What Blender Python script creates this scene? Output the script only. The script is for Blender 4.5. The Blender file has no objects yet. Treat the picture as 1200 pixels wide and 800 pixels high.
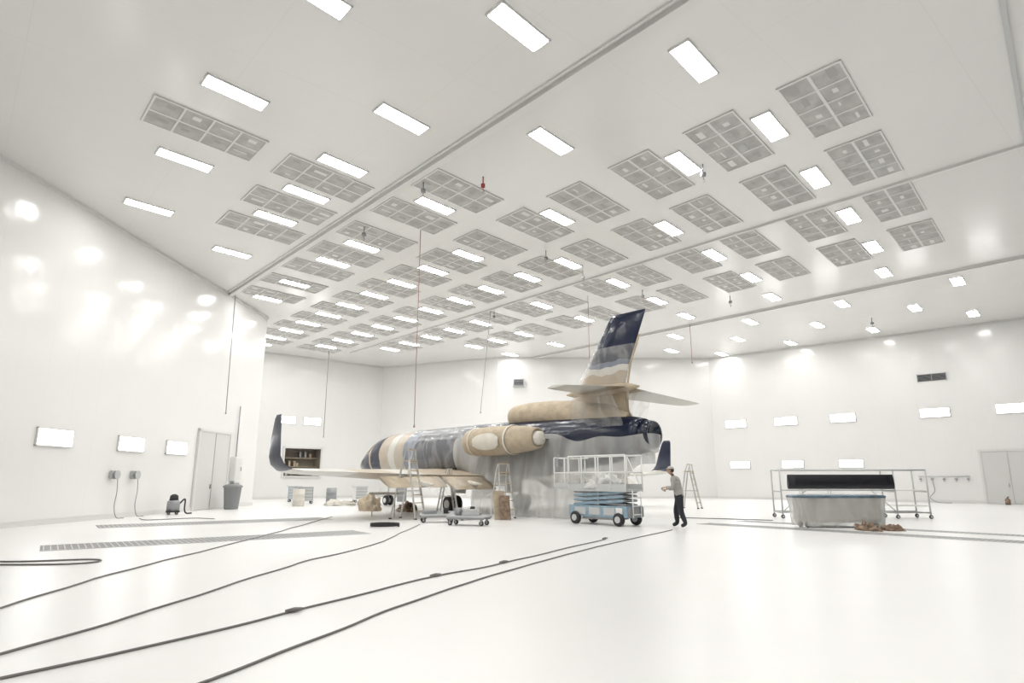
import bpy, math, random
from mathutils import Vector, Matrix, noise
random.seed(4)
S = bpy.context.scene
COL = S.collection
S.view_settings.view_transform = 'Standard'
S.view_settings.look = 'None'

CAM_H = 1.4
HC = 9.2
ROOM_H = CAM_H + HC
K = 1.07
ANG = math.atan2(.6635, .748)      # hangar axis (ceiling rows)
E2 = Vector((.748, .6635)); E1 = Vector((-.6635, .748))

# ------------------------------------------------------------------ materials
def newmat(name):
    m = bpy.data.materials.new(name); m.use_nodes = True
    nt = m.node_tree
    return m, nt, nt.nodes['Principled BSDF']

def mk(name, col, rough=.5, metal=0, bump=0, bscale=5, cvar=0, cscale=3, coat=0, alpha=1, spec=.5):
    m, nt, b = newmat(name)
    b.inputs['Base Color'].default_value = (*col, 1)
    b.inputs['Roughness'].default_value = rough
    b.inputs['Metallic'].default_value = metal
    b.inputs['Coat Weight'].default_value = coat
    b.inputs['Alpha'].default_value = alpha
    b.inputs['Specular IOR Level'].default_value = spec
    tc = nt.nodes.new('ShaderNodeTexCoord')
    if bump:
        n = nt.nodes.new('ShaderNodeTexNoise'); n.inputs['Scale'].default_value = bscale
        n.inputs['Detail'].default_value = 4
        nt.links.new(tc.outputs['Object'], n.inputs['Vector'])
        bp = nt.nodes.new('ShaderNodeBump'); bp.inputs['Strength'].default_value = bump
        bp.inputs['Distance'].default_value = .05
        nt.links.new(n.outputs['Fac'], bp.inputs['Height']); nt.links.new(bp.outputs['Normal'], b.inputs['Normal'])
    if cvar:
        n2 = nt.nodes.new('ShaderNodeTexNoise'); n2.inputs['Scale'].default_value = cscale
        n2.inputs['Detail'].default_value = 5
        nt.links.new(tc.outputs['Object'], n2.inputs['Vector'])
        r = nt.nodes.new('ShaderNodeValToRGB')
        r.color_ramp.elements[0].position = .35; r.color_ramp.elements[1].position = .65
        r.color_ramp.elements[0].color = (*[c*(1-cvar) for c in col], 1)
        r.color_ramp.elements[1].color = (*[min(1, c*(1+cvar*.6)) for c in col], 1)
        nt.links.new(n2.outputs['Fac'], r.inputs['Fac']); nt.links.new(r.outputs['Color'], b.inputs['Base Color'])
    return m

def emis(name, col, st):
    m, nt, b = newmat(name)
    b.inputs['Base Color'].default_value = (.9, .9, .9, 1)
    b.inputs['Emission Color'].default_value = (*col, 1)
    b.inputs['Emission Strength'].default_value = st
    return m

def panel_mat(name, col, rough, axes, sx, sy, seam=.012, dark=.9, bump=.05, bscale=.6, var=.03):
    """glossy painted sheet panels with thin seams, object-space."""
    m, nt, b = newmat(name)
    N = nt.nodes; L = nt.links
    tc = N.new('ShaderNodeTexCoord'); sp = N.new('ShaderNodeSeparateXYZ')
    L.new(tc.outputs['Object'], sp.inputs[0])
    def seamline(out, size):
        d = N.new('ShaderNodeMath'); d.operation = 'DIVIDE'; d.inputs[1].default_value = size
        L.new(out, d.inputs[0])
        f = N.new('ShaderNodeMath'); f.operation = 'FRACT'; L.new(d.outputs[0], f.inputs[0])
        c = N.new('ShaderNodeMath'); c.operation = 'LESS_THAN'; c.inputs[1].default_value = seam/size*2
        L.new(f.outputs[0], c.inputs[0]); return c.outputs[0]
    a = seamline(sp.outputs[axes[0]], sx); c = seamline(sp.outputs[axes[1]], sy)
    mx = N.new('ShaderNodeMath'); mx.operation = 'MAXIMUM'; L.new(a, mx.inputs[0]); L.new(c, mx.inputs[1])
    nz = N.new('ShaderNodeTexNoise'); nz.inputs['Scale'].default_value = .25; nz.inputs['Detail'].default_value = 4
    L.new(tc.outputs['Object'], nz.inputs['Vector'])
    r = N.new('ShaderNodeValToRGB')
    r.color_ramp.elements[0].position = .3; r.color_ramp.elements[1].position = .7
    r.color_ramp.elements[0].color = (*[x*(1-var) for x in col], 1); r.color_ramp.elements[1].color = (*col, 1)
    L.new(nz.outputs['Fac'], r.inputs['Fac'])
    mi = N.new('ShaderNodeMixRGB'); L.new(mx.outputs[0], mi.inputs['Fac']); L.new(r.outputs['Color'], mi.inputs['Color1'])
    mi.inputs['Color2'].default_value = (*[x*dark for x in col], 1)
    L.new(mi.outputs[0], b.inputs['Base Color'])
    b.inputs['Roughness'].default_value = rough
    n2 = N.new('ShaderNodeTexNoise'); n2.inputs['Scale'].default_value = bscale; n2.inputs['Detail'].default_value = 2
    L.new(tc.outputs['Object'], n2.inputs['Vector'])
    bp = N.new('ShaderNodeBump'); bp.inputs['Strength'].default_value = bump; bp.inputs['Distance'].default_value = .3
    L.new(n2.outputs['Fac'], bp.inputs['Height']); L.new(bp.outputs['Normal'], b.inputs['Normal'])
    return m

M_wall = panel_mat('white_wall_panels', (.84, .835, .82), .15, (0, 2), 1.22, 30, .008, .95, .07, .9)
M_ceil = panel_mat('white_ceiling_panels', (.80, .793, .775), .2, (0, 1), 3.85, 2.62, .012, .95, .05, .5)
M_floor = panel_mat('white_epoxy_floor', (.86, .857, .845), .3, (0, 1), 6.1, 6.1, .01, .97, .03, 1.2, .04)
M_trim = mk('trim_white', (.72, .715, .70), .4)
M_white = mk('white_paint', (.8, .8, .78), .4)
M_lightgrey = mk('light_grey_metal', (.55, .56, .56), .4, .3)
M_grey = mk('grey_metal', (.32, .33, .34), .45, .4)
M_alu = mk('aluminium', (.62, .62, .60), .35, .7)
M_dark = mk('dark_rubber', (.03, .03, .032), .7)
M_cable = mk('cable_rubber', (.20, .195, .185), .7)
M_filter = mk('filter_media', (.50, .495, .48), .9, 0, .3, 6, .16, 2.2)
M_filterframe = mk('filter_frame', (.74, .735, .72), .5)
M_glow = emis('fluorescent_panel', (1, .99, .968), 29)
M_glow2 = emis('wall_fluorescent_panel', (1, .99, .97), 9)
M_navy = mk('navy_paint', (.006, .012, .035), .12, 0, .04, 2, .3, 1.5, .4)
M_paper = mk('masking_paper', (.48, .40, .295), .75, 0, .5, 6, .15, 3)
M_cover = mk('pale_cover', (.70, .67, .60), .6, 0, .4, 5, .08, 3)
M_brown = mk('brown_paper', (.28, .20, .14), .8, 0, .6, 9, .45, 8)
M_skyblue = mk('lift_blue_grey', (.28, .39, .47), .4, 0, 0, 5, .15, 8)
M_red = mk('red_plastic', (.35, .04, .04), .5)
M_cord = mk('hoist_cord', (.35, .16, .12), .7)
M_grate = mk('floor_grate_steel', (.28, .28, .28), .5, .2, .4, 30, .15, 12)
M_bin = mk('grey_bin', (.25, .26, .26), .6)
M_skin = mk('skin', (.46, .28, .20), .55)
M_shirt = mk('grey_work_shirt', (.38, .37, .34), .85, 0, .5, 18, .15, 9)
M_pants = mk('dark_trousers', (.025, .027, .035), .85, 0, .4, 18)
M_hair = mk('dark_hair', (.05, .035, .025), .8)
M_cap = mk('cap_cloth', (.45, .43, .39), .8)
M_tealtop = mk('blue_grey_panel', (.12, .18, .23), .25, 0, .3, 4, .35, 2.5)

def plastic(name, col, a0, a1, scale=1.6, stretch=(1, 1, .45), bw=.06):
    """thin glossy film: mostly see-through, milky along thin creases"""
    m, nt, b = newmat(name); N = nt.nodes; L = nt.links
    tc = N.new('ShaderNodeTexCoord'); mp = N.new('ShaderNodeMapping'); mp.inputs['Scale'].default_value = stretch
    L.new(tc.outputs['Object'], mp.inputs['Vector'])
    n = N.new('ShaderNodeTexNoise')
    n.inputs['Scale'].default_value = scale; n.inputs['Detail'].default_value = 3; n.inputs['Distortion'].default_value = .4
    L.new(mp.outputs[0], n.inputs['Vector'])
    s1 = N.new('ShaderNodeMath'); s1.operation = 'SUBTRACT'; s1.inputs[1].default_value = .5; L.new(n.outputs['Fac'], s1.inputs[0])
    ab = N.new('ShaderNodeMath'); ab.operation = 'ABSOLUTE'; L.new(s1.outputs[0], ab.inputs[0])
    mr = N.new('ShaderNodeMapRange'); mr.inputs['From Min'].default_value = 0; mr.inputs['From Max'].default_value = bw
    mr.inputs['To Min'].default_value = a1; mr.inputs['To Max'].default_value = a0
    L.new(ab.outputs[0], mr.inputs['Value']); L.new(mr.outputs['Result'], b.inputs['Alpha'])
    b.inputs['Base Color'].default_value = (*col, 1); b.inputs['Roughness'].default_value = .18
    bp = N.new('ShaderNodeBump'); bp.inputs['Strength'].default_value = .35; bp.inputs['Distance'].default_value = .05
    L.new(n.outputs['Fac'], bp.inputs['Height']); L.new(bp.outputs['Normal'], b.inputs['Normal'])
    return m
M_plastic = plastic('clear_masking_film', (.78, .78, .76), .14, .30, 1.3, (1, 1, .5), .09)
M_plastic2 = plastic('milky_masking_film', (.68, .68, .66), .42, .62, .8, (1, 1, .25), .12)
M_plastic3 = plastic('bundled_film', (.80, .80, .78), .7, .95, 3, (1, 1, 1))

def stripe_mat(name, axis, stops, rough=.3, noise_amt=.25, nscale=1.2):
    """colour bands along an object axis, edges disturbed by noise.  stops: [(pos,col)]"""
    lo = stops[0][0]; hi = stops[-1][0] + 1e-3
    m, nt, b = newmat(name); N = nt.nodes; L = nt.links
    tc = N.new('ShaderNodeTexCoord'); sp = N.new('ShaderNodeSeparateXYZ'); L.new(tc.outputs['Object'], sp.inputs[0])
    n = N.new('ShaderNodeTexNoise'); n.inputs['Scale'].default_value = nscale; n.inputs['Detail'].default_value = 4
    L.new(tc.outputs['Object'], n.inputs['Vector'])
    ml = N.new('ShaderNodeMath'); ml.operation = 'MULTIPLY_ADD'; ml.inputs[1].default_value = noise_amt*2
    L.new(n.outputs['Fac'], ml.inputs[0])
    sub = N.new('ShaderNodeMath'); sub.operation = 'SUBTRACT'; sub.inputs[1].default_value = noise_amt
    L.new(sp.outputs[axis], sub.inputs[0]); L.new(sub.outputs[0], ml.inputs[2])
    mr = N.new('ShaderNodeMapRange'); mr.inputs['From Min'].default_value = lo; mr.inputs['From Max'].default_value = hi
    L.new(ml.outputs[0], mr.inputs['Value'])
    r = N.new('ShaderNodeValToRGB'); r.color_ramp.interpolation = 'CONSTANT'
    els = r.color_ramp.elements
    while len(els) > 1: els.remove(els[-1])
    els[0].position = 0; els[0].color = (*stops[0][1], 1)
    for p, c in stops[1:]:
        e = els.new((p-lo)/(hi-lo)); e.color = (*c, 1)
    L.new(mr.outputs['Result'], r.inputs['Fac']); L.new(r.outputs['Color'], b.inputs['Base Color'])
    b.inputs['Roughness'].default_value = rough
    n3 = N.new('ShaderNodeTexNoise'); n3.inputs['Scale'].default_value = 3
    L.new(tc.outputs['Object'], n3.inputs['Vector'])
    bp = N.new('ShaderNodeBump'); bp.inputs['Strength'].default_value = .2; bp.inputs['Distance'].default_value = .06
    L.new(n3.outputs['Fac'], bp.inputs['Height']); L.new(bp.outputs['Normal'], b.inputs['Normal'])
    return m
NAVY = (.006, .012, .036); TAN = (.44, .36, .26); PALE = (.60, .58, .53); GREYB = (.13, .16, .22)
M_fus = stripe_mat('fuselage_masked', 0, [(-.5, NAVY), (.6, TAN), (.9, NAVY), (2.3, TAN), (2.6, NAVY), (3.6, TAN), (4.6, PALE),
                                           (5.2, TAN), (6.0, GREYB), (7.0, NAVY), (16.2, NAVY), (21, NAVY)], .2)
M_fin = stripe_mat('fin_masked', 2, [(3, TAN), (5.05, TAN), (5.25, PALE), (5.55, GREYB), (5.8, NAVY), (8, NAVY)], .15, .4, .9)
M_wing = stripe_mat('wing_masked', 1, [(-11, NAVY), (-10.2, PALE), (-7.8, TAN), (-6.0, PALE), (-4.5, TAN), (-1, PALE), (8, PALE), (10.2, NAVY), (11, NAVY)], .3, .1)
M_stab = stripe_mat('tailplane_masked', 1, [(-4.2, PALE), (-1.1, TAN), (-.2, TAN), (.9, PALE), (2.2, PALE), (4.2, PALE)], .3)

# ------------------------------------------------------------------ mesh builder
class MB:
    def __init__(s): s.v = []; s.f = []; s.m = []; s.sm = []
    def face(s, idx, m=0, sm=False): s.f.append(tuple(idx)); s.m.append(m); s.sm.append(sm)
    def box(s, c, d, m=0, rz=0, R=None):
        R = R or Matrix.Rotation(rz, 3, 'Z'); c = Vector(c); o = len(s.v)
        for sx in (-1, 1):
            for sy in (-1, 1):
                for sz in (-1, 1):
                    s.v.append(c + R @ Vector((sx*d[0]/2, sy*d[1]/2, sz*d[2]/2)))
        for q in ((0, 1, 3, 2), (4, 6, 7, 5), (0, 4, 5, 1), (2, 3, 7, 6), (0, 2, 6, 4), (1, 5, 7, 3)):
            s.face([o+i for i in q], m)
    def beam(s, p0, p1, w, h, m=0):
        p0 = Vector(p0); p1 = Vector(p1); d = p1-p0
        R = d.to_track_quat('X', 'Z').to_matrix()
        s.box((p0+p1)/2, (d.length, w, h), m, R=R)
    def rings(s, rs, m=0, cap0=True, cap1=True, sm=True, closed=True):
        o = len(s.v); n = len(rs[0])
        for r in rs: s.v.extend(Vector(p) for p in r)
        for i in range(len(rs)-1):
            for j in range(n if closed else n-1):
                a = o+i*n+j; b = o+i*n+(j+1) % n
                s.face((a, b, b+n, a+n), m, sm)
        if closed and cap0: s.face([o+j for j in range(n)][::-1], m)
        if closed and cap1: s.face([o+(len(rs)-1)*n+j for j in range(n)], m)
    def tube(s, pts, r, m=0, n=8, cap=True):
        pts = [Vector(p) for p in pts]
        rr = r if isinstance(r, (list, tuple)) else [r]*len(pts)
        rs = []; up = None
        for i, p in enumerate(pts):
            t = (pts[min(i+1, len(pts)-1)] - pts[max(i-1, 0)]).normalized()
            if up is None: up = Vector((0, 0, 1)) if abs(t.z) < .9 else Vector((1, 0, 0))
            a = t.cross(up).normalized(); b = a.cross(t).normalized(); up = b
            rs.append([p + rr[i]*(math.cos(2*math.pi*k/n)*a + math.sin(2*math.pi*k/n)*b) for k in range(n)])
        s.rings(rs, m, cap, cap)
    def ball(s, c, r, m=0, nu=16, nv=10, fn=None):
        c = Vector(c); rs = []
        for i in range(nv+1):
            th = math.pi*(i+.02)/(nv+.04)
            rs.append([])
            for j in range(nu):
                ph = 2*math.pi*j/nu
                d = Vector((math.sin(th)*math.cos(ph), math.sin(th)*math.sin(ph), math.cos(th)))
                q = Vector((d.x*r[0], d.y*r[1], d.z*r[2]))
                if fn: q = fn(d, q)
                rs[-1].append(c+q)
        s.rings(rs[::-1], m)
    def build(s, name, mats, parent=None, loc=(0, 0, 0), rz=0, bevel=0):
        me = bpy.data.meshes.new(name); me.from_pydata([tuple(v) for v in s.v], [], s.f)
        for mt in mats: me.materials.append(mt)
        for p, mi, sm in zip(me.polygons, s.m, s.sm): p.material_index = mi; p.use_smooth = sm
        me.update()
        ob = bpy.data.objects.new(name, me); COL.objects.link(ob)
        ob.location = loc; ob.rotation_euler = (0, 0, rz)
        if parent: ob.parent = parent
        if bevel:
            bv = ob.modifiers.new('bevel', 'BEVEL'); bv.width = bevel; bv.segments = 2; bv.limit_method = 'ANGLE'
        return ob

def empty(name, loc=(0, 0, 0), rz=0):
    e = bpy.data.objects.new(name, None); COL.objects.link(e); e.location = loc; e.rotation_euler = (0, 0, rz)
    e.empty_display_size = .3
    return e
def smooth_path(pts, k=6):
    pts = [Vector(p) for p in pts]; out = []
    P = [pts[0]*2-pts[1]] + pts + [pts[-1]*2-pts[-2]]
    for i in range(1, len(P)-2):
        for j in range(k):
            t = j/k
            out.append(.5*((2*P[i]) + (-P[i-1]+P[i+1])*t + (2*P[i-1]-5*P[i]+4*P[i+1]-P[i+2])*t*t + (-P[i-1]+3*P[i]-3*P[i+1]+P[i+2])*t**3))
    out.append(pts[-1]); return out

# ------------------------------------------------------------------ room shell
PA = (-15.9, -12); PB = (-14.2, 35.3); PC = (-20.3, 43.9); PD = (-10.8, 52.1); PE = (-1.1, 47.7)
PF = (15.35, 48.2); PG = (44.9, 22.4); PH = (44.9, -12)
POLY = [PA, PB, PC, PD, PE, PF, PG, PH]
def inside(x, y, margin=0):
    c = False; n = len(POLY)
    for i in range(n):
        x1, y1 = POLY[i]; x2, y2 = POLY[(i+1) % n]
        if (y1 > y) != (y2 > y) and x < (x2-x1)*(y-y1)/(y2-y1)+x1: c = not c
        if margin:
            a = Vector((x1, y1)); b = Vector((x2, y2)); p = Vector((x, y)); ab = b-a
            t = max(0, min(1, (p-a).dot(ab)/ab.length_squared))
            if (a+ab*t-p).length < margin: return False
    return c

def local(p, z=0):   # world -> hangar frame
    q = Vector(p); return Vector((q.dot(E2), q.dot(E1), z))
b = MB(); b.v = [local(p) for p in POLY]; b.face(range(len(POLY))[::-1], 0)
b.build('floor', [M_floor], rz=ANG)
b = MB(); b.v = [local(p) for p in POLY]; b.face(range(len(POLY)), 0)
b.build('ceiling', [M_ceil], loc=(0, 0, ROOM_H), rz=ANG)

WALLS = {}
def wall(name, p0, p1, holes=()):
    L = (Vector(p1)-Vector(p0)).length; rz = math.atan2(p1[1]-p0[1], p1[0]-p0[0])
    xs = sorted({0, L, *[h[0] for h in holes], *[h[1] for h in holes]})
    zs = sorted({0, ROOM_H, *[h[2] for h in holes], *[h[3] for h in holes]})
    m = MB()
    for i in range(len(xs)-1):
        for j in range(len(zs)-1):
            cx = (xs[i]+xs[i+1])/2; cz = (zs[j]+zs[j+1])/2
            if any(h[0] < cx < h[1] and h[2] < cz < h[3] for h in holes): continue
            o = len(m.v)
            m.v += [Vector((xs[i], 0, zs[j])), Vector((xs[i+1], 0, zs[j])), Vector((xs[i+1], 0, zs[j+1])), Vector((xs[i], 0, zs[j+1]))]
            m.face((o, o+1, o+2, o+3))
    m.build(name, [M_wall], loc=(*p0, 0), rz=rz)
    WALLS[name] = (Vector(p0), rz, L)
    k = MB(); k.box((L/2, -.03, .08), (L-.1, .05, .16)); k.build('baseboard_'+name[5:], [M_trim], loc=(*p0, 0), rz=rz)
    k = MB(); k.box((L/2, -.04, ROOM_H-.06), (L-.1, .08, .12)); k.build('trim_'+name[5:], [M_trim], loc=(*p0, 0), rz=rz)
wall('wall_left', PA, PB)
wall('wall_recess_side', PB, PC)
wall('wall_recess_back', PC, PD, holes=[(4.6, 7.5, 1.6, 3.65)])
wall('wall_back_left', PD, PE)
wall('wall_back', PE, PF)
wall('wall_right', PF, PG)
wall('wall_far_right', PG, PH)
wall('wall_behind', PH, PA)

def on_wall(w, x, off=0, z=0):
    p, rz, L = WALLS[w]
    return (p.x+math.cos(rz)*x+math.sin(rz)*off, p.y+math.sin(rz)*x-math.cos(rz)*off, z), rz   # off>0: into the room

def wall_light(w, x, z, wd=1.5, ht=.5):
    loc, rz = on_wall(w, x, 0, z)
    m = MB(); m.v = [Vector((sx*wd/2, -.05, sz*ht/2)) for sx, sz in ((-1, -1), (1, -1), (1, 1), (-1, 1))]; m.face((0, 1, 2, 3), 0)
    for sx in (-1, 1): m.box((sx*(wd/2+.02), -.035, 0), (.04, .07, ht+.08), 1)
    for sz in (-1, 1): m.box((0, -.035, sz*(ht/2+.02)), (wd+.08, .07, .04), 1)
    m.build('wall_light', [M_glow2, M_trim], loc=loc, rz=rz)
for y in (20.4, 24.3, 27.4): wall_light('wall_left', y+12, 2.7)
for t in (1.8, 5.4, 9.1, 14.3, 18.1, 22.5): wall_light('wall_right', t, 5.4, 1.5, .5)
for t in (1.9, 5.6, 9.3): wall_light('wall_right', t, 2.4, 1.4, .45)
for t in (4.6, 6.6): wall_light('wall_recess_back', t, 5.7, 1.3, .5)

def door(w, x0, x1, h, name):
    loc, rz = on_wall(w, x0, .01); W = x1-x0
    m = MB(); m.box((W/2, -.04, h/2), (W-.1, .06, h-.06), 0)
    for xx in (0, W): m.box((xx, -.05, h/2), (.12, .1, h+.1), 1)
    m.box((W/2, -.05, h+.03), (W+.12, .1, .12), 1)
    m.box((W*.5, -.075, h/2), (.015, .02, h-.1), 2)
    m.box((W*.45, -.1, 1.05), (.04, .06, .2), 2)
    m.build(name, [mk(name+'_panel', (.66, .655, .64), .35), M_trim, M_grey], loc=loc, rz=rz)
door('wall_left', 41.1, 44.1, 3.6, 'door_1')
door('wall_right', 16.2, 18.8, 3.0, 'door_2')

loc, rz = on_wall('wall_recess_back', 6.05, 0)
m = MB(); W = 2.9; z0 = 1.6; z1 = 3.65
m.box((0, 1.2, (z0+z1)/2), (W, .05, z1-z0), 0)
m.box((-W/2, .6, (z0+z1)/2), (.05, 1.2, z1-z0), 0); m.box((W/2, .6, (z0+z1)/2), (.05, 1.2, z1-z0), 0)
m.box((0, .6, z0), (W, 1.2, .05), 1); m.box((0, .6, z1), (W, 1.2, .05), 0)
for zz in (2.3, 2.95): m.box((0, .8, zz), (W-.1, .6, .04), 1)
for i in range(14):
    zz = random.choice((1.65, 2.34, 2.99)); hh = random.uniform(.2, .45)
    m.box((-1.3+i*.2, .8, zz+hh/2), (.15, .25, hh), random.choice((1, 2, 3)))
for sx in (-1, 1): m.box((sx*W/2, -.04, (z0+z1)/2), (.12, .1, z1-z0+.2), 3)
m.box((0, -.04, z1+.04), (W+.2, .1, .12), 3); m.box((0, -.06, z0-.04), (W+.2, .16, .1), 3)
m.build('window_1', [mk('niche_wall', (.26, .23, .19), .7), M_paper, M_grey, M_trim], loc=loc, rz=rz)

loc, rz = on_wall('wall_right', 14.4, 0, 7.6)
m = MB(); m.box((0, -.02, 0), (1.5, .04, .42), 0)
for i in range(6): m.box((0, -.06, -.17+i*.068), (1.46, .04, .02), 1)
for sx in (-1, 0, 1): m.box((sx*.75, -.05, 0), (.04, .08, .48), 1)
m.build('air_vent', [M_dark, M_grey], loc=loc, rz=rz)
loc, rz = on_wall('wall_back', 1.6, 0, 8.6)
m = MB(); m.box((0, -.15, 0), (.85, .3, .6), 0); m.box((0, -.31, 0), (.7, .02, .45), 1)
for i in range(5): m.box((0, -.33, -.18+i*.09), (.68, .02, .02), 0)
m.build('wall_heater', [M_lightgrey, M_dark], loc=loc, rz=rz)

# ------------------------------------------------------------------ ceiling fixtures (hangar frame; rows lie slightly oblique)
def cpt(u, w, z=0): return Vector((u*K, (w+.12*(u-14.2))*K, z))
ROWS = {0.15: [-6, -1.5, 3, 7.4], -3.5: [-6, -1.5, 3, 7.4, 11.8], 3.75: [-6, -1.5, 3, 10.9, 14.95, 19.05, 23.15],  # lowest rows and w values: unseen panels, added to light the near floor
        7.15: [-6, -1.5, 8.7, 12.95, 16.05, 18.45, 20.9, 25.25],
        10.6: [-6, -1, 6.6, 10.85, 16.1, 20.9, 23.3, 27.1, 30.3, 33.2, 36, 38.4, 40.9],
        14.2: [-1, 6.3, 8.8, 13.7, 18.6, 21, 23.45, 25.9, 28.4, 30.8, 33.3, 35.7, 38.2, 40.6],
        17.8: [-1, 6.3, 11.35, 16.2, 18.6, 21.1, 23.5, 26, 28.4, 30.9, 33.3, 35.8, 38.2],
        21.4: [-1, 6.3, 11.3, 16.1, 21, 25.9, 28.4, 30.8, 33.3, 35.7],
        25.1: [-1, 6.4, 11.3, 16.2, 21, 25.9, 28.4, 30.8],
        28.7: [-1, 6.8, 11.7, 16.5, 21.4, 26.3, 30.8],
        32.5: [-1, 4.6, 9.5, 14.4, 19.3, 24.2], 36.1: [2, 6.9, 11.8, 16.7, 21.6], 39.7: [-.5, 4.8, 9.7, 14.6, 19.5]}
FIL = {3.75: [17.1], 7.15: [17.25, 19.7, 22.15], 10.6: [14.85+2.45*i for i in range(11)],
       14.2: [4.95+2.45*i for i in range(15)], 17.8: [4.95+2.45*i for i in range(15)],
       21.4: [4.95+2.45*i for i in range(13)], 25.1: [4.95+2.45*i for i in range(11)]}
def world_of(u, w):
    p = cpt(u, w); return E2*p.x + E1*p.y
lm = MB(); fm = MB()
def cbox(mb, u, w, du, dw, z0, z1, mi):
    o = len(mb.v)
    for z in (z0, z1):
        for a, c in ((-1, -1), (1, -1), (1, 1), (-1, 1)): mb.v.append(cpt(u+a*du/2, w+c*dw/2, z))
    for q in ((3, 2, 1, 0), (4, 5, 6, 7), (0, 1, 5, 4), (1, 2, 6, 5), (2, 3, 7, 6), (3, 0, 4, 7)): mb.face([o+i for i in q], mi)
for u, ws in ROWS.items():
    for w in ws:
        p = world_of(u, w)
        if not inside(p.x, p.y, 1.0): continue
        o = len(lm.v); lm.v += [cpt(u+a*.68, w+c*.22, -.04) for a, c in ((-1, -1), (1, -1), (1, 1), (-1, 1))]; lm.face((o+3, o+2, o+1, o), 0)
        for sx in (-1, 1): cbox(lm, u+sx*.70, w, .04, .50, -.05, -.005, 1)
        for sy in (-1, 1): cbox(lm, u, w+sy*.235, 1.40, .03, -.05, -.005, 1)
for u, ws in FIL.items():
    for w in ws:
        p = world_of(u, w)
        if not inside(p.x, p.y, 1.6): continue
        cbox(fm, u, w, 2.7, 1.34, -.03, -.008, 0)
        for i in range(5): cbox(fm, u-1.35+i*.675, w, .05, 1.4, -.045, -.008, 1)
        for j in range(3): cbox(fm, u, w-.67+j*.67, 2.75, .045 if j != 1 else .07, -.042, -.008, 1)
        for i in range(4):
            for j in (-1, 1):
                cbox(fm, u-1.01+i*.675+random.uniform(-.1, .1), w+j*.335+random.uniform(-.1, .1), random.uniform(.12, .4), random.uniform(.03, .2), -.034, -.03, random.choice((1, 2)))
lm.build('ceiling_light_panels', [M_glow, M_trim], loc=(0, 0, ROOM_H), rz=ANG)
fm.build('ceiling_filter_grilles', [M_filter, M_filterframe, mk('filter_tag', (.42, .41, .40), .8)], loc=(0, 0, ROOM_H), rz=ANG)

def ctrim(name, u, w0, w1, wd, dp, extra=True):
    m = MB(); y0, y1 = w0*K, w1*K
    m.box((u*K, (y0+y1)/2, -dp/2), (wd, y1-y0, dp), 0)
    if extra:
        m.box((u*K-wd/2-.12, (y0+y1)/2, -.03), (.05, y1-y0, .06), 1)
        m.box((u*K+wd/2+.06, (y0+y1)/2, -.02), (.03, y1-y0, .04), 1)
    m.build(name, [M_trim, M_trim], loc=(0, 0, ROOM_H), rz=ANG)
ctrim('trim_1', 9.0, -8, 30.3, .22, .14)
ctrim('trim_2', 20.0, 2.0, 39.5, .10, .08, False)
ctrim('trim_3', 30.7, 2.5, 33, .16, .12)
m = MB()
m.beam(cpt(9, 1.55, -.04), cpt(41, 1.55, -.04), .1, .08, 0)
m.build('trim_4', [M_lightgrey], loc=(0, 0, ROOM_H), rz=ANG)

# ------------------------------------------------------------------ hoists and hanging lines
def hoist(x, y, mat=M_grey, s=.55):
    m = MB(); m.tube([(0, 0, 0), (0, 0, -.5*s)], .02, 0, 6)
    m.box((0, 0, -.6*s), (.22*s, .16*s, .22*s), 0); m.tube([(-.12*s, 0, -.61*s), (.12*s, 0, -.61*s)], .13*s, 0, 12)
    hk = [(math.sin(a)*.07*s, 0, -.97*s+.07*s*math.cos(a)) for a in [i*.5 for i in range(9)]]
    m.tube([(0, 0, -.7*s), (0, 0, -.9*s)], .012, 0, 6); m.tube(hk, .018*s, 0, 6)
    m.build('ceiling_hoist', [mat], loc=(x, y, ROOM_H))
for x, y in ((-2.8, 18.3), (-5.5, 21.9), (5.7, 17.2), (11.2, 31.0), (21, 35.5), (6.5, 30), (3.2, 27), (1.4, 24.5), (-1.0, 34)): hoist(x, y)
hoist(-.9, 18.0, M_red, .5)
def rope(x, y, zb, mat, r=.015, dx=0):
    m = MB(); m.tube([(0, 0, ROOM_H), (dx*.5, 0, (ROOM_H+zb)/2), (dx, 0, zb)], r, 0, 6)
    m.tube([(dx, 0, zb), (dx, 0, zb-.12)], [r, .04], 0, 6)
    m.build('hanging_rope', [mat], loc=(x, y, 0))
rope(-14.0, 30.5, 4.6, M_grey, .02, .1)
rope(-3.46, 22.3, 3.3, M_cord, .012)
rope(-13.4, 45.0, 4.4, M_cable, .022)
rope(-1.2, 34, 5.0, M_cable, .012, -.5)
rope(3.9, 31, 7.2, M_cord, .012)
rope(10.8, 37, 8.3, M_cord, .015)

# ------------------------------------------------------------------ floor things
def cable(name, pts, r=.0115, knots=()):
    m = MB(); pp = smooth_path([(x, y, r) for x, y in pts], 8)
    for i, p in enumerate(pp):
        p.x += .07*noise.noise(Vector((p.y*.9, r*50+pts[0][0], 0)))
    m.tube(pp, r, 0, 8)
    for kx, ky in knots:
        m.tube([(kx-.07, ky-.07, .03), (kx, ky, .03), (kx+.07, ky+.07, .03)], [.012, .025, .012], 0, 8)
        m.tube([(kx-.06, ky+.02, .015), (kx+.02, ky+.07, .015)], .012, 0, 6)
    m.build(name, [M_cable])
cable('air_hose', [(-5.2, 5), (-5.66, 7.4), (-6.03, 10.4), (-6.2, 15.9), (-6.8, 24.5)])
cable('air_hose', [(-4.4, 4.2), (-4.16, 5.5), (-3.9, 7.3), (-3.6, 11.2), (-3.0, 14.3), (-2.9, 20.5)])
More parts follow.
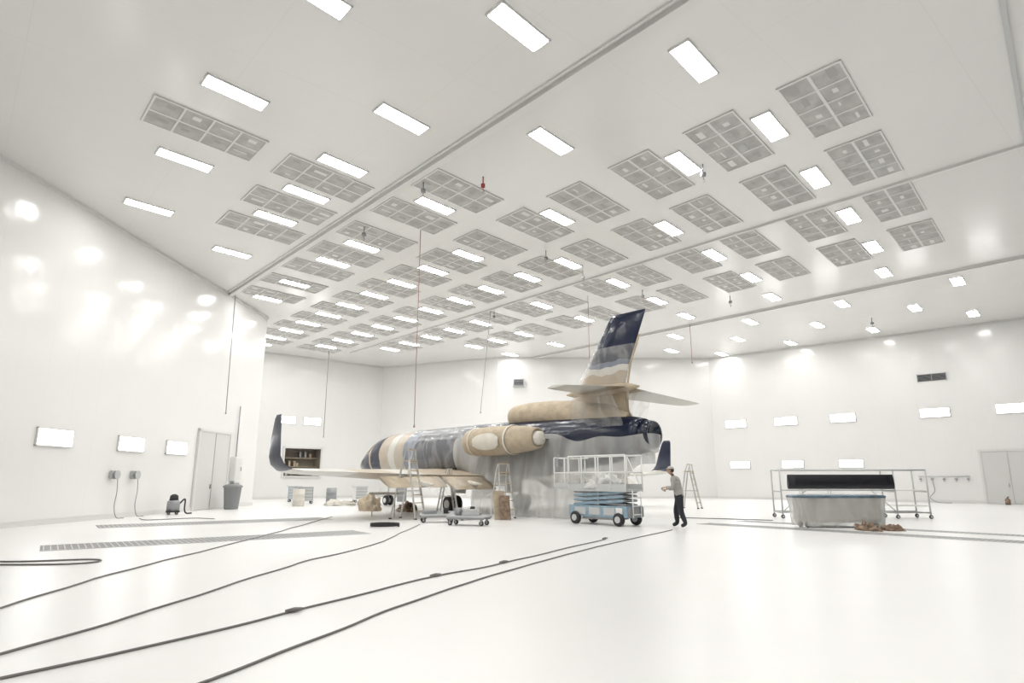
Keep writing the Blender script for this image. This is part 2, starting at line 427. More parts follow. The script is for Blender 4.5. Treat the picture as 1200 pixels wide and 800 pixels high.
cable('air_hose', [(-4.3, 3.9), (-3.64, 4.88), (-3.07, 5.8), (-2.34, 7.2), (-1.12, 9.7), (-.14, 11.2), (2.2, 15.5)], .0115,
      [(-2.34, 7.2), (-1.12, 9.7), (-.14, 11.2), (2.2, 15.5)])
cable('air_hose', [(-2.6, 3.7), (-2.15, 4.86), (-1.62, 6.4), (-1.03, 8.07), (0, 10.4), (1.8, 13.8), (4.5, 18.3)])
cable('air_hose', [(-10.5, 11.6), (-8.7, 11.35), (-7.5, 11.65), (-7.15, 11.4), (-7.4, 11.05), (-8.5, 10.95), (-10.4, 11.0)], .014)
cable('air_hose', [(-13.4, 23.4), (-12.6, 22.6), (-11.6, 23.6), (-10.6, 23.2)], .014)
cable('air_hose', [(6, 24), (8, 23.0), (9.0, 22.4)], .014)
def coil(x, y, R=.4, n=4):
    pts = [(R*(1+.12*math.sin(i*.7))*math.cos(i*.35), .8*R*math.sin(i*.35), .02+.025*(i/18)) for i in range(18*n)]
    m = MB(); m.tube(pts, .02, 0, 6); m.build('hose_coil', [M_dark], loc=(x, y, 0))
coil(-3.8, 19.5); coil(12.4, 22.4, .3, 3)

def grate(cx, cy, L, W, ang):
    m = MB(); m.box((0, 0, .003), (L, W, .006), 0)
    n = int(L/.12)
    for i in range(n): m.box((-L/2+.06+i*.12, 0, .006), (.02, W-.06, .006), 1)
    for s in (-1, 1): m.box((0, s*W/2, .005), (L, .05, .01), 2)
    m.build('floor_grate', [M_grate, M_lightgrey, M_lightgrey], loc=(cx, cy, 0), rz=ang)
grate(-6.9, 15.6, 7.0, 1.25, ANG-.1)
grate(-9.6, 21.6, 7.0, 1.4, ANG-.1)
grate(9.3, 17.4, 9.5, .7, ANG-math.pi/2)
grate(10.6, 19.0, 8.5, .5, ANG-math.pi/2)

# ------------------------------------------------------------------ AIRCRAFT (local: x aft from nose, y starboard, z up)
NOSE = (-8.6, 37.4, 0)
jet = empty('business_jet_aircraft', NOSE, math.atan2(-.748, .6635))
FS = [(-.3, 2.12, .04, .04), (-.2, 2.13, .16, .15), (0, 2.15, .30, .28), (.5, 2.2, .55, .50), (1.2, 2.3, .82, .74), (1.9, 2.42, 1.0, .93), (2.5, 2.52, 1.12, 1.08),
      (3.5, 2.58, 1.21, 1.2), (5, 2.6, 1.25, 1.25), (8, 2.6, 1.25, 1.25), (12, 2.6, 1.25, 1.25), (14, 2.62, 1.2, 1.22), (16, 2.72, 1.06, 1.1),
      (17.5, 2.8, .92, .98), (18.8, 2.86, .78, .86), (19.6, 2.9, .66, .72), (20.1, 2.92, .55, .58)]
def fus(s):
    for a, c in zip(FS, FS[1:]):
        if s <= c[0]:
            t = max(0, (s-a[0])/(c[0]-a[0]))
            return [a[i]+(c[i]-a[i])*t for i in (1, 2, 3)]
    return list(FS[-1][1:])
m = MB(); rs = []
ss = [-.3, -.25, -.2, -.1, 0, .15, .3, .5, .75, 1, 1.3, 1.6, 1.9, 2.2, 2.5, 3, 3.5, 4.2, 5, 6, 7, 8, 9, 10, 11, 12, 13, 14, 15, 16, 16.8, 17.5, 18.2, 18.8, 19.3, 19.7, 20.1]
for s_ in ss:
    zc, ry, rz_ = fus(s_)
    rs.append([(s_, ry*math.cos(a), zc+rz_*math.sin(a)) for a in [2*math.pi*k/40 for k in range(40)]])
m.rings(rs, 0)
m.build('fuselage', [M_fus], jet)
m = MB()
def xring(s_, r, z, y=0, n=24, ry=None): return [(s_, y+(ry or r)*math.cos(2*math.pi*k/n), z+r*math.sin(2*math.pi*k/n)) for k in range(n)]
m.rings([xring(20.0, .56, 2.92), xring(20.45, .48, 2.92), xring(20.45, .40, 2.92), xring(20.3, .30, 2.92), xring(20.28, .02, 2.92)], 0)
m.build('centre_exhaust', [M_navy], jet)
m = MB(); rs = []
for s_, f in ((1.55, 1.02), (1.9, 1.02), (2.2, 1.02)):
    zc, ry, rz_ = fus(s_)
    rs.append([(s_, ry*f*math.cos(a), zc+rz_*f*math.sin(a)) for a in [math.radians(25+130*k/16) for k in range(17)]])
m.rings(rs, 0, closed=False); m.build('windshield_masking', [M_paper], jet)

def af(n=10):
    up = []; lo = []
    for i in range(n+1):
        x = .5*(1-math.cos(math.pi*i/n))
        y = 5*(.2969*math.sqrt(x)-.126*x-.3516*x*x+.2843*x**3-.1036*x**4)
        up.append((x, y)); lo.append((x, -y))
    return up + lo[-2:0:-1]
AF = af()
def foil(le, t, z, chord, thick, phi, sg=1):
    return [(le+x*chord, t - sg*y*thick*chord*math.sin(phi), z+y*thick*chord*math.cos(phi)) for x, y in AF]
for sg, nm in ((-1, 'port_wing'), (1, 'starboard_wing')):
    m = MB()
    secs = [(6.9, .7, 1.52, 6.0, .12, .02), (7.3, 1.3, 1.52, 5.5, .13, .02), (9.0, 3.6, 1.55, 3.9, .13, .02), (10.9, 6.8, 1.60, 2.75, .12, .02), (12.4, 9.8, 1.66, 1.6, .11, .03),
            (12.6, 10.15, 1.72, 1.35, .11, .35), (12.75, 10.4, 1.88, 1.12, .10, .8), (12.88, 10.52, 2.12, .95, .10, 1.2),
            (13.1, 10.56, 2.8, .74, .09, 1.48), (13.3, 10.58, 3.3, .55, .09, 1.5), (13.42, 10.58, 3.42, .38, .08, 1.5)]
    m.rings([foil(a, sg*t, z, c, th, ph, sg) for a, t, z, c, th, ph in secs], 0)
    m.build(nm, [M_wing], jet)
    m = MB()
    for (s0, t0, s1, t1, c) in ((12.75, 1.5, 12.85, 3.7, 1.2), (12.9, 3.9, 13.6, 6.9, .95)):
        r = []
        for q in range(5):
            f = q/4; a = s0+(s1-s0)*f; t = t0+(t1-t0)*f
            r.append([(a+x*c*.85, sg*t, 1.5+y*.1*c-x*c*.42) for x, y in AF])
        m.rings(r, 0)
    m.build(nm+'_flap', [M_paper if sg < 0 else M_cover], jet)
    m = MB()
    for t in (2.6, 5.2): m.tube([(11.2+t*.25, sg*t, 1.38), (12+t*.25, sg*t, 1.28), (13+t*.2, sg*t, 1.22), (13.6+t*.2, sg*t, 1.2)], [.03, .12, .1, .02], 0, 10)
    m.build(nm+'_fairing', [M_cover], jet)
m = MB()
m.rings([foil(le, 0, z, te-le, th, math.pi/2) for z, le, te, th in ((3.3, 15.2, 19.6, .12), (4.2, 16.3, 19.3, .12), (4.75, 16.9, 19.25, .11), (5.6, 17.45, 19.5, .1), (6.6, 18.1, 19.95, .09), (7.35, 18.6, 20.28, .08), (7.5, 18.75, 20.32, .05))], 0)
m.build('tail_fin', [M_fin], jet)
m = MB(); m.tube([(19.35, 0, 3.7), (19.35, 0, 4.7), (19.55, 0, 5.6), (20, 0, 6.6)], .04, 0, 6)
m.build('rudder_edge', [M_paper], jet)
for sg in (-1, 1):
    m = MB()
    m.rings([foil(le, sg*t, z, c, .1, .0, sg) for le, t, z, c in ((17.0, .05, 4.72, 2.4), (17.6, 1.2, 4.62, 1.9), (18.5, 3.0, 4.44, 1.3), (18.95, 3.75, 4.36, 1.0), (19.2, 3.9, 4.35, .7))], 0)
    m.build('tailplane_'+('port' if sg < 0 else 'starboard'), [M_stab], jet)
m = MB(); m.tube([(16.3, 0, 4.7), (16.9, 0, 4.7), (18, 0, 4.7), (19.4, 0, 4.7), (19.9, 0, 4.68)], [.03, .2, .24, .16, .03], 0, 16)
m.build('tail_bullet_fairing', [M_paper], jet)
m = MB()
def ering(s_, r, z, ry, n=24): return [(s_, ry*math.cos(2*math.pi*k/n), z-.13+r*math.sin(2*math.pi*k/n)) for k in range(n)]
m.rings([ering(13.25, .38, 4.15, .42), ering(13.2, .44, 4.15, .48), ering(13.35, .50, 4.15, .54), ering(14.2, .53, 4.18, .56), ering(15.5, .56, 4.12, .55), ering(17, .6, 3.95, .5), ering(18.5, .55, 3.75, .4), ering(19.4, .3, 3.6, .25)], 0)
m.rings([ering(13.22, .40, 4.15, .44), ering(13.12, .30, 4.15, .31), ering(13.08, .02, 4.15, .02)], 1)
m.rings([ering(13.9, .55, 3.85, .16), ering(15.5, .7, 3.7, .3), ering(17.5, .6, 3.6, .42), ering(19.3, .3, 3.4, .3)], 0)
m.build('centre_intake_duct', [M_paper, M_cover], jet)
for sg in (-1, 1):
    m = MB(); y = sg*1.93; z = 2.90; q = .92
    m.rings([xring(12.62, .42*q, z, y), xring(12.5, .50*q, z, y), xring(12.6, .57*q, z, y), xring(13.2, .62*q, z, y), xring(14.2, .64*q, z, y), xring(15.2, .60*q, z, y), xring(16.2, .50*q, z, y), xring(16.6, .42*q, z, y), xring(16.62, .36*q, z, y), xring(16.5, .30*q, z, y), xring(16.48, .02, z, y)], 0)
    m.rings([xring(12.6, .47*q, z, y), xring(12.46, .40*q, z, y), xring(12.36, .2, z, y), xring(12.34, .02, z, y)], 1)
    m.tube([(16.3, y, z), (16.75, y, z), (16.9, y, z)], [.31, .25, .03], 1, 16)
    rs = []
    for i in range(7):
        s_ = 13.35+i*.27; hw = math.radians(34)*math.sqrt(max(.02, 1-((i-3)/3.3)**2))
        rs.append([(s_, y+sg*.60*math.cos(a), z+.60*math.sin(a)) for a in [-.1-hw+2*hw*k/8 for k in range(9)]])
    m.rings(rs, 1, closed=False)
    for s_ in (12.95, 15.2): m.rings([xring(s_, .58, z, y), xring(s_+.05, .595, z, y), xring(s_+.1, .58, z, y)], 1, False, False)
    m.build('engine_'+('port' if sg < 0 else 'starboard'), [M_paper, M_cover, M_grey], jet)
    m = MB()
    m.rings([[(13.2+x*3.1, sg*t, 2.9+yy*.09*3.1) for x, yy in AF] for t in (.9, 1.2, 1.6)], 0)
    m.build('engine_pylon_'+('port' if sg < 0 else 'starboard'), [M_navy], jet)
def wheel(m, c, r, w, mi=0, hub=1):
    c = Vector(c)
    prof = [(-w/2, r*.55), (-w/2, r*.85), (-w*.35, r*.98), (0, r), (w*.35, r*.98), (w/2, r*.85), (w/2, r*.55)]
    m.rings([[(c.x+rr*math.cos(a), c.y+yy, c.z+rr*math.sin(a)) for a in [2*math.pi*k/20 for k in range(20)]] for yy, rr in prof], mi)
    m.rings([[(c.x+rr*math.cos(a), c.y+yy, c.z+rr*math.sin(a)) for a in [2*math.pi*k/16 for k in range(16)]] for yy, rr in ((-w/2-.02, r*.5), (w/2+.02, r*.5))], hub)
m = MB()
for sg in (-1, 1):
    m.tube([(11.3, sg*1.9, 1.55), (11.4, sg*2.0, .36)], [.1, .07], 2, 10)
    m.tube([(10.5, sg*1.6, 1.5), (11.38, sg*2.0, .7)], .04, 2, 8)
    m.tube([(11.4, sg*1.75, .36), (11.4, sg*2.25, .36)], .05, 2, 8)
    for o in (-.19, .19): wheel(m, (11.4, sg*2.0+o, .36), .36, .22)
    m.box((11.3, sg*1.62, 1.1), (1.0, .03, .6), 1)
m.tube([(2.8, 0, 1.7), (2.75, 0, .27)], [.08, .06], 2, 10)
for o in (-.14, .14): wheel(m, (2.75, o, .27), .27, .15)
m.box((3.2, .3, 1.35), (.9, .02, .4), 1); m.box((3.2, -.3, 1.35), (.9, .02, .4), 1)
m.build('landing_gear', [M_dark, M_white, M_alu], jet)
m = MB(); rs = []
for i in range(60):
    s_ = 3.8+i*(11.2-3.8)/59; zc, ry, rz_ = fus(s_); r = []
    for k in range(49):
        a = math.radians(-35+250*k/48)
        f = 1.025+.02*noise.noise(Vector((s_*1.3, math.cos(a)*2, math.sin(a)*3)))+.008*math.sin(s_*9+3*math.sin(a*2))
        r.append((s_, ry*f*math.cos(a), zc+rz_*f*math.sin(a)))
    rs.append(r)
m.rings(rs, 0, closed=False); m.build('fuselage_plastic_wrap', [M_plastic], jet)
# skirt of film: drops to the floor amidships, tucked under the tail cone
def smooth(a, b_, x):
    t = max(0, min(1, (x-a)/(b_-a))); return t*t*(3-2*t)
NS = 100
side_s = [10.4+i*(19.9-10.4)/(NS-1) for i in range(NS)]
stations = [(s_, -1.0, 0.0) for s_ in side_s] + [(19.9, 0, math.pi*k/20) for k in range(1, 20)] + [(s_, 1.0, math.pi) for s_ in side_s[::-1]]
m = MB(); cols = []
for i, (s_, side, ang) in enumerate(stations):
    sc = min(s_, 19.9); zc, ry, rz_ = fus(sc); tail = 0 < ang < math.pi
    ztop = zc+rz_*(.45-.45*smooth(15.5, 18, s_)+.06*math.sin(i*.31))
    zb = 1.35*(1-smooth(10.4, 12.9, s_)) + 1.9*smooth(17.6, 19.8, s_)+.02
    lift_ = max(smooth(17.3, 19.2, s_), 1-smooth(10.4, 12.4, s_))      # 1 = hugging the hull
    col = []
    for j in range(29):
        v = j/28; z = ztop+(zb-ztop)*v
        q = (z-zc)/rz_; hull = ry*math.sqrt(max(.02, 1-q*q)) if abs(q) < 1 else ry*.14
        hw = hull if z > zc else hull*lift_+ry*(1-lift_)
        drop = max(0, zc-z)
        fold = math.sin(i*.53+2*math.sin(i*.21))*.5+math.sin(i*.27)*.5
        off = .05+(.16*drop+fold*(.01+.07*drop))*(1-lift_)+.012*fold
        if tail: col.append((19.95+math.sin(ang)*(.62 if z > 2.3 else .5), -math.cos(ang)*(hw+off), z))
        else: col.append((s_, side*(hw+off), z))
    cols.append(col)
m.rings(cols, 0, closed=False)
m.build('plastic_skirt', [M_plastic2], jet)
m = MB()
m.rings([[(x+.05*noise.noise(Vector((x, y*9, z*2)))-.0, y*1.0+.03*noise.noise(Vector((x*2, y*9, z*3))), z) for x, y, z in foil(le-.1, 0, z, te-le+.2, th+.05, math.pi/2)]
         for z, le, te, th in ((4.8, 16.9, 19.25, .11), (5.1, 17.1, 19.35, .11), (5.4, 17.3, 19.4, .11), (5.7, 17.5, 19.55, .1), (6.0, 17.7, 19.7, .1), (6.3, 17.9, 19.85, .09))], 0, False, False)
m.build('fin_plastic_wrap', [M_plastic], jet)
m = MB()
for sg in (-1, 1):
    cols = []
    for i in range(24):
        s_ = 17.0+i*.11; col = []
        for j in range(14):
            v = j/13; col.append((s_+.1*v, sg*(.35+.9*(1-v)**1.2*(i/24)+.35*v+.03*math.sin(i*1.1+j*.4)), 4.6-v*1.35))
        cols.append(col)
    m.rings(cols, 0, closed=False)
m.build('tailplane_plastic_drape', [M_plastic], jet)
m = MB(); cols = []
for i in range(50):
    t = -1.5-i*.1; col = []
    for j in range(12):
        v = j/11; f = math.sin(i*.8+math.sin(i*.3)*2)
        col.append((12.6+(-t)*.32+.4*v+.08*f*v, t, 1.45-v*(.5+.2*math.sin(i*.25))))
    cols.append(col)
m.rings(cols, 0, closed=False); m.build('wing_plastic_wrap', [M_plastic], jet)

# ------------------------------------------------------------------ scissor lift
lift = empty('scissor_lift', (2.95, 20.55, 0), math.atan2(-.748, .6635))
m = MB(); m.box((0, 0, .42), (2.35, .8, .34), 0); m.box((0, 0, .22), (1.3, .7, .1), 1)
m.box((1.2, 0, .42), (.08, .7, .28), 1); m.box((-1.2, 0, .42), (.08, .7, .28), 1)
for x in (-.7, -.1, .5): m.box((x, -.405, .42), (.45, .02, .22), 2)
m.box((.9, -.42, .45), (.25, .03, .18), 3)
m.build('chassis', [M_skyblue, M_grey, M_lightgrey, M_white], lift, bevel=.02)
m = MB()
for x in (-.88, .88):
    for y in (-.42, .42): wheel(m, (x, y, .2), .2, .13)
m.build('wheels', [M_dark, M_lightgrey], lift)
m = MB()
for y in (-.3, .3):
    for k in range(3):
        z0 = .62+k*.13
        m.beam((-1.0, y, z0), (1.0, y, z0+.13), .05, .08, 0); m.beam((-1.0, y*.8, z0+.13), (1.0, y*.8, z0), .05, .08, 1)
for x in (-1, 0, 1):
    for k in range(4): m.tube([(x, -.34, .62+k*.13), (x, .34, .62+k*.13)], .03, 1, 8)
m.tube([(-.7, 0, .65), (.4, 0, .95)], .06, 1, 10)
m.build('scissor_arms', [M_skyblue, M_grey], lift)
m = MB(); m.box((0, 0, 1.06), (2.4, .82, .08), 0); m.box((-1.15, 0, 1.10), (1.5, .7, .05), 0)
for y in (-.41, .41): m.box((0, y, 1.17), (2.4, .02, .16), 0); m.box((-1.5, y*.88, 1.2), (.8, .02, .15), 0)
m.build('deck', [M_lightgrey], lift)
m = MB()
for y in (-.41, .41):
    for x in (-1.18, -.6, 0, .6, 1.18): m.tube([(x, y, 1.1), (x, y, 2.12)], .022, 0, 8)
    for z in (1.6, 2.12): m.tube([(-1.18, y, z), (1.18, y, z)], .025, 0, 8)
    y2 = y*.88
    for x in (-1.88, -1.4): m.tube([(x, y2, 1.15), (x, y2, 2.08)], .022, 0, 8)
    for z in (1.6, 2.08): m.tube([(-1.88, y2, z), (-1.0, y2, z)], .022, 0, 8)
for x, yy in ((1.18, .41), (-1.88, .36)):
    for z in (1.6, 2.1): m.tube([(x, -yy, z), (x, yy, z)], .022, 0, 8)
m.beam((1.15, .41, 1.1), (.62, .41, 2.1), .02, .03, 0)
for z in (.35, .6, .85): m.tube([(1.26, -.2, z), (1.26, .2, z)], .018, 0, 6)
for y in (-.2, .2): m.tube([(1.26, y, .25), (1.26, y, 1.05)], .018, 0, 6)
m.build('guard_rails', [M_white], lift)
m = MB(); m.box((-1.75, -.28, 1.95), (.18, .22, .28), 0); m.tube([(-1.75, -.28, 2.08), (-1.75, -.28, 2.2)], .02, 0, 6)
m.build('control_box', [M_grey], lift)

def crumple(name, loc, r, mat, seed=0, amp=.5, parent=None, sub=24):
    m = MB()
    def fn(d, q):
        f = 1+amp*noise.noise(d*2.1+Vector((seed, 0, 0)))+amp*.5*noise.noise(d*6+Vector((0, seed, 0)))
        q = q*f; q.z = max(q.z, -r[2]*.02); return q
    m.ball((0, 0, 0), r, 0, sub*2, sub, fn)
    return m.build(name, [mat], parent, loc, seed*1.3)
crumple('plastic_bundle', (.1, .0, 1.12), (.6, .3, .42), M_plastic3, 3, .4, lift)

# ------------------------------------------------------------------ ladders
def ladder(loc, rz, H, w=.55, spread=.42, plat=True):
    m = MB(); sp = H*spread
    for sx in (-1, 1):
        m.beam((sx*w/2, -sp/2, 0), (sx*w*.36, -.12, H*.84), .03, .07, 0)
        m.beam((sx*w/2, sp/2, 0), (sx*w*.36, .12, H*.84), .03, .06, 0)
        m.beam((sx*w*.36, -.12, H*.84), (sx*w*.34, -.10, H), .025, .04, 0)
        m.beam((sx*w*.36, .12, H*.84), (sx*w*.34, .0, H), .025, .04, 0)
        m.beam((sx*w*.44, -sp*.28, H*.40), (sx*w*.44, sp*.28, H*.40), .015, .03, 0)
    n = int(H*.84/.29)
    for i in range(1, n+1):
        f = i/(n+.3); y = -sp/2+(sp/2-.12)*f; z = H*.84*f; ww = w*(1-.28*f)
        m.box((0, y, z), (ww, .09, .03), 1)
    for i in (1, 3, 5):
        f = i/7; m.beam((-w*(.5-.14*f), sp/2-(sp/2-.12)*f, H*.84*f), (w*(.5-.14*f), sp/2-(sp/2-.12)*f, H*.84*f), .02, .03, 0)
    if plat: m.box((0, 0, H*.84), (w*.76, .34, .04), 1)
    m.box((0, -.05, H), (w*.7, .14, .04), 1)
    for sx in (-1, 1):
        for sy in (-1, 1): m.box((sx*w/2, sy*sp/2, .02), (.05, .1, .04), 2)
    m.build('step_ladder', [M_alu, M_paper, M_dark], loc=loc, rz=rz)
ladder((-3.75, 23.4, 0), 1.2, 2.45, .7)
ladder((-.35, 24.0, 0), .5, 1.95, .6)
ladder((8.7, 31.5, 0), 1.0, 2.1, .6)
ladder((-2.6, 26.0, 0), 1.9, 1.8, .6)

def dolly(loc, rz, L=1.15, W=.55, H=.28, load=0):
    m = MB()
    m.box((0, 0, H-.03), (L, W, .05), 0)
    for y in (-W/2+.03, W/2-.03): m.box((0, y, H-.08), (L, .05, .07), 1)
    for x in (-L/2+.1, L/2-.1):
        for y in (-W/2+.08, W/2-.08):
            wheel(m, (x, y, .075), .075, .05, 2, 1); m.box((x, y, .14), (.06, .07, .08), 1)
    if load == 1:
        m.box((.1, 0, H+.09), (.5, .35, .18), 3, .3); m.tube([(-.35, 0, H), (-.35, 0, H+.22)], .11, 1, 14)
    if load == 2:
        m.box((-.25, 0, H+.05), (.4, .4, .1), 1, .2); m.beam((-.5, .1, H+.02), (.55, .0, H+.06), .12, .05, 3)
        m.tube([(.3, 0, H), (.3, 0, H+.18)], .09, 2, 14)
    m.build('rolling_dolly', [M_lightgrey, M_grey, M_dark, M_lightgrey], loc=loc, rz=rz)
dolly((-2.5, 21.6, 0), .2, 1.1, .6, .28, 2)
dolly((-1.35, 20.2, 0), -.35, 1.25, .6, .3, 1)
dolly((-1.6, 22.9, 0), .9, 1.0, .5, .26, 2)
m = MB()
R = Matrix.Rotation(.3, 3, 'Z') @ Matrix.Rotation(-.28, 3, 'X')
m.box((0, 0, .5), (.42, .02, 1.02), 0, R=R); m.box((.2, -.12, .42), (.38, .02, .84), 1, R=R)
m.build('cardboard_sheets', [M_paper, M_brown], loc=(-.45, 22.9, 0))

crumple('masking_paper_pile', (-6.4, 29.2, 0), (.55, .4, .6), M_paper, 2, .6)
crumple('masking_paper_pile', (-4.6, 28.6, 0), (.5, .4, .35), M_brown, 9, .6)
crumple('masking_paper_pile', (9.9, 18.2, 0), (.36, .2, .2), M_brown, 11, .6)
crumple('masking_paper_pile', (10.55, 18.15, 0), (.28, .2, .15), M_brown, 14, .6)
crumple('plastic_film_pile', (-9.3, 35.0, 0), (.7, .4, .25), M_cover, 22, .6)

def sawhorse(loc, rz, H=.85, L=1.1):
    m = MB(); m.box((0, 0, H), (L, .1, .1), 0)
    for x in (-L/2+.12, L/2-.12):
        for y in (-1, 1): m.beam((x, 0, H), (x, y*.28, 0), .04, .07, 0)
        m.beam((x, -.15, H*.45), (x, .15, H*.45), .03, .05, 0)
    m.build('sawhorse', [M_cover], loc=loc, rz=rz)
sawhorse((-5.0, 25.2, 0), .2)
def cart(loc, rz, col):
    m = MB(); m.box((0, 0, .55), (.8, .5, .75), 0)
    for i in range(4): m.box((0, -.26, .28+i*.18), (.72, .02, .15), 1); m.box((0, -.28, .33+i*.18), (.4, .02, .02), 2)
    m.box((0, 0, .94), (.84, .54, .04), 1); m.tube([(-.45, -.2, .9), (-.5, -.2, 1.0), (-.5, .2, 1.0), (-.45, .2, .9)], .015, 2, 6)
    for x in (-.33, .33):
        for y in (-.18, .18): wheel(m, (x, y, .08), .08, .05, 3, 2); m.box((x, y, .16), (.05, .05, .06), 2)
    m.build('tool_cart', [col, M_lightgrey, M_alu, M_dark], loc=loc, rz=rz)
cart((-12.0, 37.5, 0), .4, M_grey); cart((-9.3, 39.5, 0), .6, M_white); cart((-13.6, 40.5, 0), .2, M_skyblue)
def drum(loc, mat):
    m = MB(); pr = [(0, .28), (.02, .3), (.28, .3), (.3, .315), (.32, .3), (.58, .3), (.6, .315), (.62, .3), (.87, .3), (.88, .28), (.86, .27)]
    m.rings([[(r*math.cos(2*math.pi*k/24), r*math.sin(2*math.pi*k/24), z) for k in range(24)] for z, r in pr], 0)
    m.build('steel_drum', [mat], loc=loc)
drum((-10.8, 38.6, 0), M_grey); drum((-7.0, 41.0, 0), M_bin); drum((-11.3, 34.2, 0), M_cover)

# ------------------------------------------------------------------ left wall equipment
m = MB(); pr = [(0, .27), (.08, .29), (1.0, .36), (1.02, .40), (1.08, .40), (1.14, .3), (1.16, .05)]
m.rings([[(r*1.0*math.copysign(abs(math.cos(a))**.6, math.cos(a)), r*math.copysign(abs(math.sin(a))**.6, math.sin(a)), z) for a in [2*math.pi*k/32 for k in range(32)]] for z, r in pr], 0)
m.box((0, .0, 1.02), (.5, .86, .05), 0)
m.build('trash_bin', [M_bin], loc=(-13.35, 30.8, 0))
loc, rz = on_wall('wall_left', 43.9+.9, 0, 1.9)
m = MB(); m.box((0, -.14, 0), (.75, .26, 1.2), 0); m.box((0, -.28, 0), (.68, .02, 1.1), 1); m.box((.25, -.3, 0), (.04, .03, .2), 2)
m.box((0, -.16, -.75), (.6, .2, .12), 2); m.tube([(0, -.1, .6), (0, -.1, 3.2)], .03, 2, 8)
m.build('electrical_cabinet', [M_white, M_trim, M_grey], loc=loc, rz=rz)
for yy in (35.4, 36.6):
    loc, rz = on_wall('wall_left', yy, .02, 1.55)
    m = MB(); m.box((0, -.05, 0), (.2, .1, .3), 1)
    for q in (-1, 1):
        m.rings([[(r*math.cos(a), -.18+q*.06+o, r*math.sin(a)) for a in [2*math.pi*k/20 for k in range(20)]] for o, r in ((-.01, .16), (.01, .16))], 1)
    m.tube([(.12*math.cos(i*.5), -.18+.04*math.sin(i*.12), .12*math.sin(i*.5)) for i in range(60)], .02, 0, 6)
    m.tube(smooth_path([(.1, -.18, -.05), (.14, -.2, -.6), (.06, -.22, -1.1), (.12, -.3, -1.5), (.4, -.4, -1.535)]), .016, 0, 6)
    m.build('hose_reel', [M_grey, M_lightgrey], loc=loc, rz=rz)
m = MB(); m.tube([(0, 0, .12), (0, 0, .5), (0, 0, .56)], [.24, .24, .18], 0, 18); m.tube([(0, 0, .56), (0, 0, .74), (0, 0, .8)], [.17, .15, .06], 1, 18)
for a in range(4): wheel(m, (.2*math.cos(a*1.57+.8), .2*math.sin(a*1.57+.8), .06), .06, .04, 1, 0)
m.tube(smooth_path([(.2, 0, .4), (.4, 0, .6), (.42, .1, .2), (.5, .2, .04), (.7, .3, .03)]), .03, 1, 8)
m.box((0, 0, .12), (.5, .5, .06), 1)
m.build('shop_vacuum', [M_grey, M_dark], loc=(-13.7, 26.2, 0), rz=.5)

# ------------------------------------------------------------------ right side: rack with dark panel, wrapped cart
rack = empty('parts_rack', (12.0, 24.0, 0), -.06)
m = MB()
for x in (-2.1, 1.95, 3.1):
    for y in (-.45, .45):
        m.tube([(x, y, .12), (x, y, 1.72)], .028, 0, 8); wheel(m, (x, y, .07), .07, .05, 1, 0)
    for z in (.2, .95, 1.72): m.tube([(x, -.45, z), (x, .45, z)], .025, 0, 8)
for y in (-.45, .45):
    m.tube([(-2.1, y, .22), (3.1, y, .22)], .025, 0, 8); m.tube([(-2.1, y, 1.72), (3.1, y, 1.72)], .025, 0, 8)
for x0, x1 in ((-2.1, -1.2), (1.95, 1.1)): m.tube([(x0, -.45, .22), (x1, -.45, 1.0)], .018, 0, 6)
m.tube([(-2.1, -.45, 1.0), (1.95, -.45, 1.0)], .022, 0, 8)
m.build('frame', [M_lightgrey, M_dark], rack)
m = MB(); r = []
for i in range(14):
    x = -1.85+i*3.75/13
    r.append([(x, -.5+y*.10*1.6, 1.04+xx*.52) for xx, y in AF])
m.rings(r, 0); m.build('control_surface_panel', [mk('black_gloss_panel', (.005, .006, .011), .35, 0, .2, 3, .3, 2, .1)], rack)
m = MB(); m.box((2.5, 0, 1.0), (1.1, .8, .04), 0); m.box((2.5, 0, .45), (1.1, .8, .04), 0)
m.build('shelves', [M_white], rack)

wc = empty('wrapped_parts_cart', (9.75, 19.5, 0), -.03)
def rr(hx, hy, z, fold, n=96):
    out = []
    for k in range(n):
        a = 2*math.pi*k/n; c, s_ = math.cos(a), math.sin(a)
        f = 1+fold*math.sin(a*17+2*math.sin(a*3))
        out.append((hx*math.copysign(abs(c)**.35, c)*f, hy*math.copysign(abs(s_)**.35, s_)*f, z))
    return out
m = MB()
m.rings([rr(1.25, .42, .04, .02), rr(1.28, .44, .3, .015), rr(1.31, .44, .6, .01), rr(1.36, .45, .85, .006)], 0, True, False)
m.rings([rr(1.36, .45, .85, .006), rr(1.38, .46, .90, .004), rr(1.34, .43, .93, 0), rr(1.1, .3, .95, 0)], 1, False, True)
m.build('masked_box', [M_plastic2, M_tealtop], wc)
m = MB(); m.box((0, 0, .5), (2.3, .66, .7), 0)
for x in (-1, 1):
    for y in (-.25, .25): wheel(m, (x, y, .075), .075, .05, 1, 0); m.box((x, y, .14), (.05, .05, .06), 0)
m.build('inner_frame', [M_cover, M_dark], wc)

